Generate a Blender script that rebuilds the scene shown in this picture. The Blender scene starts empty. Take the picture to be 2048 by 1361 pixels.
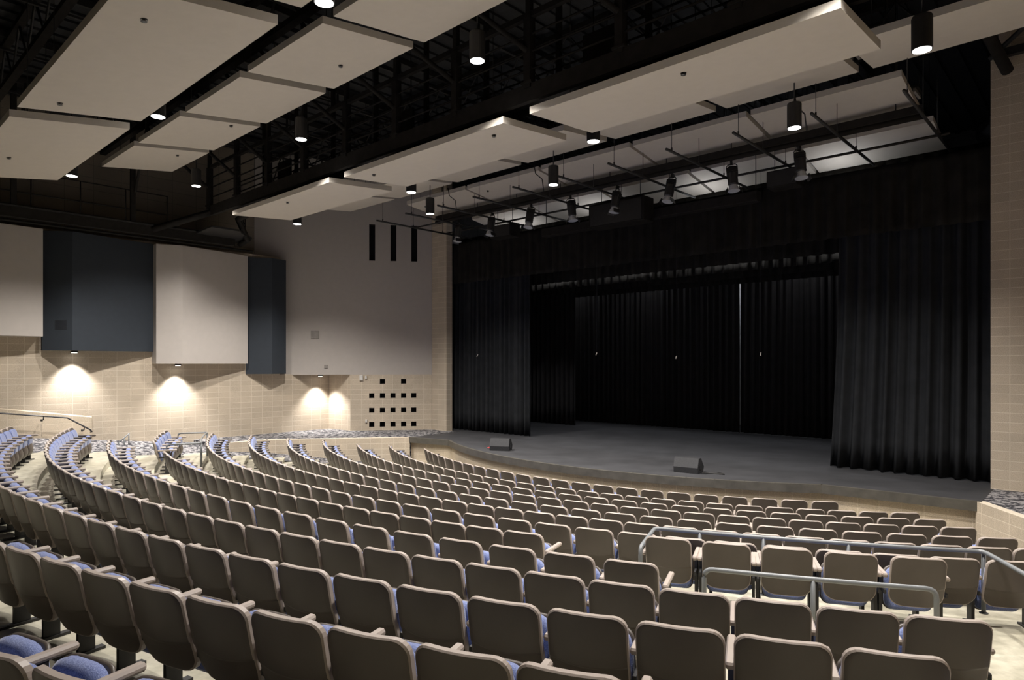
import bpy, math, random
from mathutils import Vector, Matrix
random.seed(4)
C = bpy.context.scene.collection
sc = bpy.context.scene
ZO = 3.65                      # camera height above the front floor; heights below are written relative to the lens

# ------------------------------------------------------------------ camera, world, exposure, house light power
cam_d = bpy.data.cameras.new('camera'); cam = bpy.data.objects.new('camera', cam_d); C.objects.link(cam)
cam.location = (0, 0, ZO); cam.rotation_euler = (math.pi/2, 0, math.radians(42.616))
cam_d.sensor_width = 36; cam_d.sensor_fit = 'HORIZONTAL'; cam_d.lens = 1309.94/2048*36
cam_d.shift_y = (725.65-680.5)/2048; cam_d.clip_end = 200
sc.camera = cam
w = bpy.data.worlds.new('world'); sc.world = w; w.use_nodes = True
w.node_tree.nodes['Background'].inputs[0].default_value = (.02, .02, .022, 1)
w.node_tree.nodes['Background'].inputs[1].default_value = .3
sc.view_settings.view_transform = 'Standard'; sc.view_settings.look = 'None'
sc.view_settings.gamma = 1; sc.view_settings.use_curve_mapping = False
sc.view_settings.exposure = 0.0
sc.cycles.use_denoising = True
sc.cycles.max_bounces = 6; sc.cycles.diffuse_bounces = 5; sc.cycles.glossy_bounces = 3
sc.cycles.sample_clamp_indirect = 6; sc.cycles.sample_clamp_direct = 0
sc.cycles.caustics_reflective = False; sc.cycles.caustics_refractive = False
HOUSE = 1620.0                  # watts of each house downlight
WALLW = 520.0                   # watts of each wall downlight
WORKW = 9.0                   # watts of each stage work light

# ------------------------------------------------------------------ materials
def nodes(name):
    m = bpy.data.materials.new(name); m.use_nodes = True
    t = m.node_tree; b = t.nodes['Principled BSDF']
    return m, t, b
def ramp(t, fac, stops):
    r = t.nodes.new('ShaderNodeValToRGB')
    while len(r.color_ramp.elements) < len(stops): r.color_ramp.elements.new(.5)
    for e, (p, c) in zip(r.color_ramp.elements, stops): e.position = p; e.color = (*c, 1)
    t.links.new(fac, r.inputs[0]); return r.outputs[0]
def noise(t, scale, detail=3, vec=None, rough=.5):
    n = t.nodes.new('ShaderNodeTexNoise'); n.inputs['Scale'].default_value = scale
    n.inputs['Detail'].default_value = detail; n.inputs['Roughness'].default_value = rough
    if vec is None:
        g = t.nodes.new('ShaderNodeNewGeometry'); vec = g.outputs['Position']
    t.links.new(vec, n.inputs['Vector']); return n.outputs['Fac']
def objcoord(t):
    return t.nodes.new('ShaderNodeTexCoord').outputs['Object']
def bump(t, b, h, strength=.3, dist=.01):
    n = t.nodes.new('ShaderNodeBump'); n.inputs['Strength'].default_value = strength; n.inputs['Distance'].default_value = dist
    t.links.new(h, n.inputs['Height']); t.links.new(n.outputs[0], b.inputs['Normal'])
def plain(name, col, rough=.6, metal=0, var=.12, scale=6, obj=False, bmp=0, bscale=80, sheen=0, spec=.5):
    m, t, b = nodes(name)
    v = objcoord(t) if obj else None
    f = noise(t, scale, 4, v)
    lo = tuple(c*(1-var) for c in col); hi = tuple(c*(1+var) for c in col)
    t.links.new(ramp(t, f, [(.3, lo), (.7, hi)]), b.inputs['Base Color'])
    b.inputs['Roughness'].default_value = rough; b.inputs['Metallic'].default_value = metal
    b.inputs['Specular IOR Level'].default_value = spec
    if sheen: b.inputs['Sheen Weight'].default_value = sheen
    if bmp: bump(t, b, noise(t, bscale, 2, v), bmp, .004)
    return m
def emit(name, col, s):
    m, t, b = nodes(name); b.inputs['Base Color'].default_value = (*col, 1)
    b.inputs['Emission Color'].default_value = (*col, 1); b.inputs['Emission Strength'].default_value = s
    return m
def block_mat(name, c1, c2, mortar, bw=.4, rh=.2, off=0.0):
    m, t, b = nodes(name)
    g = t.nodes.new('ShaderNodeNewGeometry')
    cr = t.nodes.new('ShaderNodeVectorMath'); cr.operation = 'CROSS_PRODUCT'; cr.inputs[0].default_value = (0, 0, 1)
    t.links.new(g.outputs['True Normal'], cr.inputs[1])
    nm = t.nodes.new('ShaderNodeVectorMath'); nm.operation = 'NORMALIZE'; t.links.new(cr.outputs[0], nm.inputs[0])
    dt = t.nodes.new('ShaderNodeVectorMath'); dt.operation = 'DOT_PRODUCT'
    t.links.new(g.outputs['Position'], dt.inputs[0]); t.links.new(nm.outputs[0], dt.inputs[1])
    sp = t.nodes.new('ShaderNodeSeparateXYZ'); t.links.new(g.outputs['Position'], sp.inputs[0])
    cb = t.nodes.new('ShaderNodeCombineXYZ'); t.links.new(dt.outputs['Value'], cb.inputs[0]); t.links.new(sp.outputs[2], cb.inputs[1])
    br = t.nodes.new('ShaderNodeTexBrick'); t.links.new(cb.outputs[0], br.inputs['Vector'])
    br.offset = off; br.squash = 1
    br.inputs['Scale'].default_value = 1; br.inputs['Brick Width'].default_value = bw; br.inputs['Row Height'].default_value = rh
    br.inputs['Mortar Size'].default_value = .009; br.inputs['Mortar Smooth'].default_value = .3; br.inputs['Bias'].default_value = -.1
    br.inputs['Color1'].default_value = (*c1, 1); br.inputs['Color2'].default_value = (*c2, 1); br.inputs['Mortar'].default_value = (*mortar, 1)
    f = noise(t, 90, 3); f2 = noise(t, 1.3, 2)
    sc1 = ramp(t, f, [(.35, (.74, .74, .74)), (.65, (1.12, 1.12, 1.12))])
    sc2 = ramp(t, f2, [(.3, (.93, .93, .93)), (.7, (1.06, 1.05, 1.04))])
    mx = t.nodes.new('ShaderNodeMix'); mx.data_type = 'RGBA'; mx.blend_type = 'MULTIPLY'; mx.inputs[0].default_value = 1
    t.links.new(br.outputs['Color'], mx.inputs[6]); t.links.new(sc1, mx.inputs[7])
    my = t.nodes.new('ShaderNodeMix'); my.data_type = 'RGBA'; my.blend_type = 'MULTIPLY'; my.inputs[0].default_value = 1
    t.links.new(mx.outputs[2], my.inputs[6]); t.links.new(sc2, my.inputs[7])
    t.links.new(my.outputs[2], b.inputs['Base Color']); b.inputs['Roughness'].default_value = .85
    inv = t.nodes.new('ShaderNodeMath'); inv.operation = 'MULTIPLY_ADD'; inv.inputs[1].default_value = -1; inv.inputs[2].default_value = 1
    t.links.new(br.outputs['Fac'], inv.inputs[0]); bump(t, b, inv.outputs[0], .25, .006)
    return m
M = {}
M['block'] = block_mat('tan_block', (.52, .44, .34), (.575, .487, .378), (.68, .60, .48))
M['block_face'] = block_mat('split_tan_block', (.58, .49, .365), (.62, .52, .395), (.70, .61, .48))
M['block_dark'] = block_mat('dark_upper_block', (.25, .215, .17), (.28, .24, .19), (.17, .15, .12), .8, .4)  # upper wall blocks, darker than the tan ones
M['paint'] = plain('greige_wall_paint', (.46, .42, .385), .8, var=.02)
M['navy'] = plain('dark_slate_panel', (.024, .031, .041), .75, var=.05)
M['cream_edge'] = plain('cream_panel', (.50, .465, .42), .8, var=.02)
M['cloud'] = plain('warm_white_board', (.60, .55, .48), .75, var=.02)
M['black'] = plain('black_steel', (.020, .019, .018), .55, var=.2)
M['steel'] = plain('charcoal_steel', (.024, .022, .020), .9, var=.2, spec=.1)
M['deck'] = plain('roof_deck', (.020, .021, .023), .7, var=.3)
M['duct'] = plain('dark_duct', (.035, .038, .043), .55, var=.15)
M['shell'] = plain('taupe_plastic', (.080, .064, .052), .42, var=.05, obj=True, bmp=.08, bscale=260)
M['arm_lit_rim'] = plain('taupe_arm_lit_rim', (.36, .305, .265), .42, var=.05, obj=True)  # also seat-back rims: overhead light put in as a paler taupe than the shell
M['chrome'] = plain('bracket_steel', (.12, .12, .12), .3, 1.0, var=.1)
M['pipegrey'] = plain('grey_painted_rail', (.17, .18, .185), .38, var=.06)
M['railblk'] = plain('dark_handrail', (.035, .035, .037), .45, var=.1)
M['velvet'] = plain('black_velour', (.026, .0275, .030), .95, var=.15, scale=3, spec=.1)
M['velvet_deep'] = plain('black_backdrop_velour', (.017, .0150, .0145), .95, var=.2, scale=3)
M['border'] = plain('black_border_velour', (.021, .0195, .017), .95, var=.25, scale=3, spec=.1)
M['stage'] = plain('black_stage_paint', (.036, .036, .039), .62, var=.22, scale=1.6, bmp=.05, bscale=30)
M['lip'] = plain('dark_stage_nosing', (.085, .078, .064), .4, var=.2, scale=5)
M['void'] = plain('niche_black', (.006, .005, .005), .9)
M['white'] = plain('white_plastic', (.7, .68, .64), .5)
M['greyplate'] = plain('grey_grille', (.30, .275, .25), .6)
M['navyplate'] = plain('navy_grille', (.018, .021, .027), .6)
M['speaker'] = plain('speaker_grille', (.028, .028, .030), .6, var=.2, scale=40, bmp=.3, bscale=220)
M['lit_white'] = plain('white_backstage_wall', (.7, .7, .72), .8)
M['lamp'] = emit('lamp_lens', (1, .97, .93), 14)
M['wlamp'] = emit('small_lamp_lens', (1, .96, .9), 9)
M['lens'] = plain('glass_lens', (.55, .57, .6), .15, 0)
M['red'] = plain('red_cable', (.45, .02, .02), .5)
M['blue'] = plain('blue_card', (.03, .09, .25), .5); M['yellow'] = plain('yellow_card', (.7, .5, .08), .5)
M['inst'] = plain('instrument_black', (.024, .023, .023), .4, var=.1)
def fabric():
    m, t, b = nodes('blue_seat_fabric'); v = objcoord(t)
    f = noise(t, 170, 3, v)
    t.links.new(ramp(t, f, [(.3, (.085, .11, .24)), (.52, (.15, .19, .38)), (.72, (.30, .35, .55))]), b.inputs['Base Color'])
    b.inputs['Roughness'].default_value = .9; b.inputs['Sheen Weight'].default_value = .3
    bump(t, b, f, .4, .004); return m
M['fabric'] = fabric()
def concrete():
    m, t, b = nodes('stained_concrete')
    a = ramp(t, noise(t, 1.1, 6, None, .62), [(.3, (.34, .315, .235)), (.5, (.47, .44, .345)), (.7, (.60, .565, .46))])
    f = ramp(t, noise(t, 6, 6, None, .6), [(.32, (.72, .72, .7)), (.6, (1.05, 1.05, 1.05))])
    mx = t.nodes.new('ShaderNodeMix'); mx.data_type = 'RGBA'; mx.blend_type = 'MULTIPLY'; mx.inputs[0].default_value = 1
    t.links.new(a, mx.inputs[6]); t.links.new(f, mx.inputs[7]); t.links.new(mx.outputs[2], b.inputs['Base Color'])
    b.inputs['Roughness'].default_value = .38; return m
M['concrete'] = concrete()
def carpet():
    m, t, b = nodes('patterned_carpet')
    f = noise(t, 8.5, 5, None, .62); g2 = noise(t, 16, 2)
    c = ramp(t, f, [(.44, (.018, .018, .024)), (.50, (.07, .068, .075)), (.545, (.36, .345, .34)), (.62, (.22, .21, .21)), (.70, (.02, .02, .026))])
    t.links.new(c, b.inputs['Base Color']); b.inputs['Roughness'].default_value = .95; return m
M['carpet'] = carpet()

# ------------------------------------------------------------------ mesh helpers
class MB:
    def __init__(s): s.v = []; s.f = []; s.m = []; s.k = 0; s.sm = []
    def mat(s, k): s.k = k; return s
    def add(s, vs, fs, smooth=False):
        o = len(s.v); s.v += [tuple(v) for v in vs]
        for f in fs: s.f.append(tuple(i+o for i in f)); s.m.append(s.k); s.sm.append(smooth)
    def box(s, c, d, rz=0, M3=None):
        x, y, z = d[0]/2, d[1]/2, d[2]/2
        R = M3 or Matrix.Rotation(rz, 3, 'Z'); c = Vector(c)
        s.add([c+R@Vector(p) for p in ((-x,-y,-z),(x,-y,-z),(x,y,-z),(-x,y,-z),(-x,-y,z),(x,-y,z),(x,y,z),(-x,y,z))],
              [(0,3,2,1),(4,5,6,7),(0,1,5,4),(1,2,6,5),(2,3,7,6),(3,0,4,7)])
    def cbox(s, c, d, b=.01, rz=0, M3=None):     # box with chamfered vertical edges and top and bottom
        x, y, z = d[0]/2, d[1]/2, d[2]/2
        R = M3 or Matrix.Rotation(rz, 3, 'Z'); c = Vector(c)
        def ring(i, zz): return [(-x+i,-y+b,zz) if 0 else p for p in ((-x+b,-y+i,zz),(x-b,-y+i,zz),(x-i,-y+b,zz),(x-i,y-b,zz),(x-b,y-i,zz),(-x+b,y-i,zz),(-x+i,y-b,zz),(-x+i,-y+b,zz))]
        rs = [ring(b*.7, -z), ring(0, -z+b), ring(0, z-b), ring(b*.7, z)]
        vs = [c+R@Vector(p) for r in rs for p in r]; fs = [tuple(range(7, -1, -1)), tuple(range(24, 32))]
        for k in range(3):
            for i in range(8): j = (i+1) % 8; fs.append((k*8+i, k*8+j, k*8+8+j, k*8+8+i))
        s.add(vs, fs)
    def tube(s, pts, r, n=8, closed=False):
        pts = [Vector(p) for p in pts]; rings = []
        for i, p in enumerate(pts):
            a = pts[max(i-1, 0)]; b = pts[min(i+1, len(pts)-1)]; d = (b-a).normalized()
            u = d.cross(Vector((0, 0, 1)))
            if u.length < .05: u = d.cross(Vector((1, 0, 0)))
            u.normalize(); v = d.cross(u)
            k = 1
            if 0 < i < len(pts)-1:
                c = (pts[i+1]-p).normalized().dot((p-pts[i-1]).normalized()); k = 1/max(.5, math.sqrt((1+c)/2))
            rings.append([p+(u*math.cos(2*math.pi*j/n)+v*math.sin(2*math.pi*j/n))*r*(k if k else 1) for j in range(n)])
        fs = [tuple(range(n-1, -1, -1)), tuple((len(pts)-1)*n+j for j in range(n))]
        sd = []
        for i in range(len(pts)-1):
            for j in range(n): q = (j+1) % n; sd.append((i*n+j, i*n+q, (i+1)*n+q, (i+1)*n+j))
        o = [v for r_ in rings for v in r_]
        s.add(o, fs+sd, True)
    def lathe(s, c, prof, n=20):                 # prof of (radius, z) bottom to top
        c = Vector(c); vs = []
        for r, z in prof: vs += [c+Vector((r*math.cos(2*math.pi*j/n), r*math.sin(2*math.pi*j/n), z)) for j in range(n)]
        fs = [tuple(range(n-1, -1, -1)), tuple((len(prof)-1)*n+j for j in range(n))]
        for i in range(len(prof)-1):
            for j in range(n): q = (j+1) % n; fs.append((i*n+j, i*n+q, (i+1)*n+q, (i+1)*n+j))
        s.add(vs, fs, False)
    def prism(s, poly, z0, z1):
        n = len(poly)
        if sum(poly[i][0]*poly[(i+1)%n][1]-poly[(i+1)%n][0]*poly[i][1] for i in range(n)) < 0: poly = poly[::-1]
        s.add([(x, y, z0) for x, y in poly]+[(x, y, z1) for x, y in poly],
              [tuple(range(n-1, -1, -1)), tuple(range(n, 2*n))]+[(i, (i+1) % n, n+(i+1) % n, n+i) for i in range(n)])
    def build(s, name, mats, parent=None, local=False):
        if not isinstance(mats, (list, tuple)): mats = [mats]
        vs = [Vector(v) for v in s.v]
        if not local:
            for v in vs: v.z += ZO
        loc = Vector((0, 0, 0))
        if not local:
            if parent is not None: loc = parent.location.copy(); vs = [v-loc for v in vs]
            else:
                xs = [v.x for v in vs]; ys = [v.y for v in vs]
                loc = Vector(((min(xs)+max(xs))/2, (min(ys)+max(ys))/2, min(v.z for v in vs))); vs = [v-loc for v in vs]
        me = bpy.data.meshes.new(name); me.from_pydata([tuple(v) for v in vs], [], s.f)
        for m in mats: me.materials.append(m)
        me.polygons.foreach_set('material_index', s.m); me.polygons.foreach_set('use_smooth', s.sm); me.update()
        o = bpy.data.objects.new(name, me); C.objects.link(o)
        if parent is not None: o.parent = parent
        elif not local: o.location = loc
        return o
def empty(name, loc, label=None, cat=None, group=None, rz=0, rel=True):
    o = bpy.data.objects.new(name, None); C.objects.link(o); o.empty_display_size = .1
    o.location = (loc[0], loc[1], loc[2]+(ZO if rel else 0)); o.rotation_euler = (0, 0, rz)
    if label: tag(o, label, cat, group)
    return o
def tag(o, label, cat, group=None, kind=None):
    o['label'] = label; o['category'] = cat
    if group: o['group'] = group
    if kind: o['kind'] = kind
    return o
def struct(o): o['kind'] = 'structure'; return o
def copy_tree(o, loc, rz=None):
    c = o.copy(); C.objects.link(c); c.location = loc
    if rz is not None: c.rotation_euler = (0, 0, rz)
    for ch in o.children:
        d = ch.copy(); C.objects.link(d); d.parent = c
        for g in ch.children:
            e = g.copy(); C.objects.link(e); e.parent = d
    return c
def orient(dx, dy, dz):                       # rotation taking +Z to the given direction
    return Vector((dx, dy, dz)).to_track_quat('Z', 'Y').to_matrix()

# ------------------------------------------------------------------ seating geometry
XC, YC = -10.73, 24.69
R0, DR = 12.357, 1.0684
TOP = [-2.831, -2.778, -2.651, -2.522, -2.401, -2.263, -2.128, -1.98, -1.837, -1.685, -1.533, -1.380, -1.265, -1.08, -.93, -.78]
SH = .83                                     # seat-back height
FL = [t-SH for t in TOP]; FL[0] = FL[1] = -3.62
PH = [-.043, .035, .128, .176, .217, .263, .272, .118, -.080, .013, .045, .190, .120]
PI_ = [.5854, .5529, .5784, .5516, .5784, .5284, .5723, .5241, .6031, .5441, .5596, .5417, .56]
END = [.573, .652, .648, .636, .635, .640, .622, .304, .382, .484, .459, .437, .40]       # right-hand ends of the rows
ENDL = [.510, .572, .568, .564, .556, .545, .512, .252, .336, .425, .407, .42, .40]      # left-hand ends
def pol(r, a): return XC+r*math.sin(a), YC-r*math.cos(a)
ZS = -2.66                                   # stage floor
ZT = 8.0                                     # roof deck

# floor: concrete terraces
mb = MB()
LIM = [.70, .70, .70, .69, .68, .67, .66, .585, .56, .52, .50, .47, .45, .44, .43, .42]
LIML = [.60, .605, .60, .60, .59, .58, .57, .56, .50, .50, .47, .46, .45, .44, .43, .42]
def ring_step(n, r_in, r_out, lim, z, zb):
    N = 72; vs = []
    for i in range(N+1):
        a = -lim[0]+(lim[0]+lim[1])*i/N
        for r, zz in ((r_in, z), (r_out, z), (r_out, zb), (r_in, zb)):
            x, y = pol(r, a); vs.append((x, y, zz))
    fs = []
    for i in range(N):
        o = i*4; q = o+4
        fs += [(o, o+1, q+1, q), (o+1, o+2, q+2, q+1), (o+2, o+3, q+3, q+2), (o+3, o, q, q+3)]
    fs += [(3, 2, 1, 0), (N*4, N*4+1, N*4+2, N*4+3)]
    mb.add(vs, fs)
for n in range(len(FL)):
    r_out = R0+DR*n+.10; r_in = r_out-DR if n else 11.40
    ring_step(n, r_in, r_out, (LIML[n], LIM[n]), FL[n], -4.0)
struct(mb.build('floor', M['concrete']))
# carpeted side aisles, sloping with the terraces
def fz(r):
    t = (r-R0)/DR+.35; i = max(0, min(len(FL)-2, int(t))); u = min(1, max(0, t-i)); return FL[i]*(1-u)+FL[i+1]*u
for side in (-1, 1):
    mb = MB(); N = 40; vs = []
    for i in range(N+1):
        r = 11.45+18*i/N
        n = min(len(LIM)-1, max(0, int((r-R0+DR-.10)/DR)))
        a = side*((LIM if side > 0 else LIML)[n]-.012); x0, y0 = pol(r, a)
        x1 = XC+side*13.0
        # walk sideways along the arc until the side wall
        a1 = side*min(1.12, math.asin(min(.9999, 13.0/max(r, 13.001))) if r > 13.001 else 1.12)
        x1, y1 = pol(r, a1)
        for k in range(5):
            aa = a+(a1-a)*k/4; x, y = pol(r, aa); zz = fz(r)-.02
            vs += [(x, y, zz), (x, y, zz-.3)]
    fs = []
    for i in range(N):
        for k in range(4):
            o = i*10+k*2; q = o+10
            fs.append((o, o+2, q+2, q) if side > 0 else (o, q, q+2, o+2)); fs.append((o+1, q+1, q+3, o+3) if side > 0 else (o+1, o+3, q+3, q+1))
    mb.add(vs, fs)
    o = mb.build('floor', M['carpet']); struct(o)
# raised carpet walkways at stage level with block retaining walls
def raised(poly, edge_pts, name):
    m = MB(); m.prism(poly, -4.0, ZS-.004); struct(m.build('floor', [M['carpet']]))
    m = MB()
    for (a, b) in zip(edge_pts, edge_pts[1:]):
        d = Vector((b[0]-a[0], b[1]-a[1], 0)); L = d.length; d.normalize(); nn = Vector((-d.y, d.x, 0))*.09
        c = (Vector((a[0], a[1], 0))+Vector((b[0], b[1], 0)))/2
        R = Matrix(((d.x, -d.y, 0), (d.y, d.x, 0), (0, 0, 1)))
        m.box((c.x, c.y, (-4+ZS)/2+.004), (L+.06, .18, ZS+4.0-.002), M3=R)
    struct(m.build(name, M['block']))
raised([(-18.52, 14.70), (-21.5, 10.9), (-21.75, 9.2), (-23.7, 9.2), (-23.4, 14.5), (-21.9, 14.6), (-19.9, 17.1), (-18.7, 17.1)],
       [(-18.52, 14.70), (-21.5, 10.9), (-21.75, 9.2)], 'wall_left')
raised([(-1.87, 15.27), (-.1, 12.9), (.35, 11.0), (2.6, 11.0), (2.6, 15.0), (1.9, 15.2), (.0, 17.3), (-1.9, 17.3)],
       [(-1.87, 15.27), (-.1, 12.9), (.35, 11.0)], 'wall_right')

# ------------------------------------------------------------------ stage
arc = [pol(11.35, a) for a in [(-.56+1.12*i/40) for i in range(41)]]
lip = [(-18.5, 14.70)]+arc+[(-1.87, 15.27)]
poly = lip+[(-1.87, 17.3), (3, 17.3), (3, 27.4), (-24.5, 27.4), (-24.5, 17.3), (-18.60, 17.3)]
mb = MB(); mb.prism(poly, ZS-.16, ZS); o = mb.build('floor', M['stage']); struct(o)
mb = MB()
for a, b in zip(lip, lip[1:]):               # dark nosing along the stage edge
    d = Vector((b[0]-a[0], b[1]-a[1], 0)); L = d.length; d.normalize(); c = ((a[0]+b[0])/2, (a[1]+b[1])/2)
    R = Matrix(((d.x, -d.y, 0), (d.y, d.x, 0), (0, 0, 1))); nn = Vector((d.y, -d.x, 0))*.02
    mb.box((c[0]+nn.x, c[1]+nn.y, ZS-.088), (L+.012, .09, .19), M3=R)
o = mb.build('trim_1', M['lip']); struct(o)
lw = [pol(11.50, a) for a in [(-.56+1.12*i/40) for i in range(41)]]
lw = [(-18.4, 15.05)]+lw+[(-1.95, 15.45)]
mb = MB()
lw = [pol(11.28, a) for a in [(-.56+1.12*i/40) for i in range(41)]]; lw = [(-18.52, 14.80)]+lw+[(-1.87, 15.36)]
inner = [(x+(XC-x)*.02, y+.16) for x, y in lw]
n = len(lw); vs = [(x, y, -4.0) for x, y in lw]+[(x, y, ZS-.17) for x, y in lw]+[(x, y, -4.0) for x, y in inner]+[(x, y, ZS-.17) for x, y in inner]
fs = []
for i in range(n-1): fs += [(i, i+1, n+i+1, n+i), (2*n+i, 3*n+i, 3*n+i+1, 2*n+i+1), (n+i, n+i+1, 3*n+i+1, 3*n+i)]
mb.add(vs, fs); struct(mb.build('wall_stage_front', M['block_face']))

# curtains
def curtain(x0, x1, y, z0, z1, period, amp, seed, flare=0, nx=None, axis='x', gap=None):
    rnd = random.Random(seed); L = abs(x1-x0); nx = nx or max(20, int(L/period*10)); nz = 10
    ph = []; s = 0
    for i in range(nx+1): ph.append(s); s += (.75+.5*rnd.random())*2*math.pi/10 if i % 7 else (.5+rnd.random())*2*math.pi/10
    am = [1]*(nx+1); cur = 1
    for i in range(nx+1):
        if i % 10 == 0: nxt = .55+.9*rnd.random()
        cur += (nxt-cur)*.3; am[i] = cur
    vs = []
    for j in range(nz+1):
        t = j/nz; z = z0+(z1-z0)*t
        for i in range(nx+1):
            u = i/nx; x = x0+(x1-x0)*u
            if flare: x += flare*(1-t)**2*(u if flare > 0 else (1-u))
            if gap: x += gap(u, t)
            yy = y+(math.sin(ph[i])*amp*am[i]*(1.15-.3*t)+math.sin(ph[i]*2.3+1)*amp*.2)*(1-.9*t**9)
            vs.append((x, yy, z) if axis == 'x' else (yy, x, z))
    W = nx+1; fs = [(j*W+i, j*W+i+1, (j+1)*W+i+1, (j+1)*W+i) for j in range(nz) for i in range(nx)]
    m = MB(); m.add(vs, fs, True); return m
def hang(name, m, mat, parent=None):
    o = m.build(name, mat, parent); s = o.modifiers.new('thickness', 'SOLIDIFY'); s.thickness = .012; return o
YV = 17.5
tag(hang('stage_curtain', curtain(-19.75, -15.42, 17.75, ZS+.02, 4.3, .24, .085, 1), M['velvet']),
    'black pleated stage curtain gathered at the left of the opening', 'curtain', 'main stage curtains')
tag(hang('stage_curtain', curtain(-5.12, -1.75, 17.8, ZS+.02, 4.3, .30, .10, 2, flare=-.22), M['velvet']),
    'black pleated stage curtain gathered at the right of the opening', 'curtain', 'main stage curtains')
tag(hang('valance', curtain(-19.4, -1.75, 17.45, 3.10, 4.69, .34, .05, 3), M['border']),
    'wide black valance hanging across the top of the stage opening', 'curtain')
for k, (y, zb, nm) in enumerate([(18.9, 2.95, 'first'), (20.4, 2.93, 'second'), (21.8, 2.90, 'third'), (22.9, 2.84, 'fourth')]):
    tag(hang('border_curtain', curtain(-20.5, -1, y, zb, 5.2, .33, .06, 20+k), M['border']),
        '%s black border curtain behind the valance, counting from the front' % nm, 'curtain', 'short border curtains over the stage')
tag(hang('leg_curtain', curtain(-20.6, -16.8, 22.2, ZS+.01, 5.2, .26, .06, 31), M['velvet_deep']),
    'narrow black leg curtain at the far left upstage', 'curtain', 'leg curtains')
cx = -10.4
g1 = lambda u, t: -.045*max(0, (t-.45)/.55)*(u**30)
g2 = lambda u, t: .045*max(0, (t-.45)/.55)*((1-u)**30)
tag(hang('backdrop_curtain', curtain(-21.5, cx+.015, 24.0, ZS+.02, 5.2, .25, .06, 41, gap=g1), M['velvet_deep']),
    'left half of the black backdrop curtain, left of the bright slit', 'curtain', 'backdrop curtains')
tag(hang('backdrop_curtain', curtain(cx-.005, 0, 24.05, ZS+.02, 5.2, .25, .06, 42, gap=g2), M['velvet_deep']),
    'right half of the black backdrop curtain, right of the bright slit', 'curtain', 'backdrop curtains')

# ------------------------------------------------------------------ walls
def wall_seg(m, a, b, z0, z1, th=.2, holes=(), depth=.35, side=1):
    """vertical slab from a to b, room side on the right of a>b when side=1; holes = (s0,s1,z0,z1)"""
    A = Vector((a[0], a[1], 0)); B = Vector((b[0], b[1], 0)); d = (B-A); L = d.length; d.normalize(); nn = Vector((d.y, -d.x, 0))*side
    S = sorted({0, L}|{h[0] for h in holes}|{h[1] for h in holes}); Zs = sorted({z0, z1}|{h[2] for h in holes}|{h[3] for h in holes})
    P = lambda s, z, t=0: tuple(A+d*s-nn*t+Vector((0, 0, z)))
    def quad(p, q, r, t):
        m.add([p, q, r, t], [(0, 1, 2, 3) if side > 0 else (3, 2, 1, 0)])
    for i in range(len(S)-1):
        for j in range(len(Zs)-1):
            sm, zm = (S[i]+S[i+1])/2, (Zs[j]+Zs[j+1])/2
            if any(h[0] < sm < h[1] and h[2] < zm < h[3] for h in holes): continue
            quad(P(S[i], Zs[j]), P(S[i+1], Zs[j]), P(S[i+1], Zs[j+1]), P(S[i], Zs[j+1]))
    quad(P(L, z0, th), P(0, z0, th), P(0, z1, th), P(L, z1, th))
    quad(P(0, z0, th), P(0, z0), P(0, z1), P(0, z1, th)); quad(P(L, z0), P(L, z0, th), P(L, z1, th), P(L, z1))
    quad(P(0, z1), P(L, z1), P(L, z1, th), P(0, z1, th)); quad(P(0, z0, th), P(L, z0, th), P(L, z0), P(0, z0))
    k = m.k; m.k = 1
    for s0, s1, h0, h1 in holes:
        D = depth
        quad(P(s0, h0, D), P(s1, h0, D), P(s1, h1, D), P(s0, h1, D))
        quad(P(s0, h0), P(s0, h0, D), P(s0, h1, D), P(s0, h1)); quad(P(s1, h0, D), P(s1, h0), P(s1, h1), P(s1, h1, D))
        quad(P(s0, h0), P(s1, h0), P(s1, h0, D), P(s0, h0, D)); quad(P(s0, h1, D), P(s1, h1, D), P(s1, h1), P(s0, h1))
    m.k = k
# left side wall (tan block), room is to +X: walk so that the room lies on the right
mb = MB(); wall_seg(mb, (-23.75, -9), (-23.34, 12.35), -4, 4.0, .25); wall_seg(mb, (-23.34, 12.35), (-23.30, 14.42), -4, -.45, .25); struct(mb.build('wall_left', M['block']))
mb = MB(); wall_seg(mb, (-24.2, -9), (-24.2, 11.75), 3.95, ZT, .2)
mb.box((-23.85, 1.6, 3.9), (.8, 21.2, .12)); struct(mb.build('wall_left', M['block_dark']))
# alcove return + splay wall with square openings
p5a, p5b = (-24.19, 11.75), (-19.97, 17.0)
def on5(x): return (x, 12.66+(x+23.46)*4.34/3.49)
mb = MB(); wall_seg(mb, (-23.34, 14.42), on5(-21.95), -4, .1, .2)
sa = on5(-21.95); L5 = math.hypot(p5b[0]-sa[0], p5b[1]-sa[1])
def s_of(u, start):                          # where the ray of picture column u meets this wall, as a distance along it (measured in the photo once)
    t = (u-1024)/1309.94; th = math.radians(42.616)
    dx, dy = -math.sin(th)+math.cos(th)*t, math.cos(th)+math.sin(th)*t
    ex, ey = 3.49, 4.34; h = math.hypot(ex, ey); ex /= h; ey /= h
    # start + e*s = d*k
    det = ex*(-dy)-ey*(-dx); s = ((-start[0])*(-dy)-(-start[1])*(-dx))/det
    return s
cols = [s_of(u, sa) for u in (743.4, 764.9, 786.0, 807.2, 827.6)]
rows_z = [-.74, -1.30, -1.87, -2.43]
holes = [(c-.10, c+.10, z-.095, z+.095) for k, z in enumerate(rows_z) for i, c in enumerate(cols) if k or i in (1, 3)]
wall_seg(mb, sa, p5b, -4, -.47, .2, holes, .18)
struct(mb.build('wall_left_front', [M['block'], M['void']]))
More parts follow.
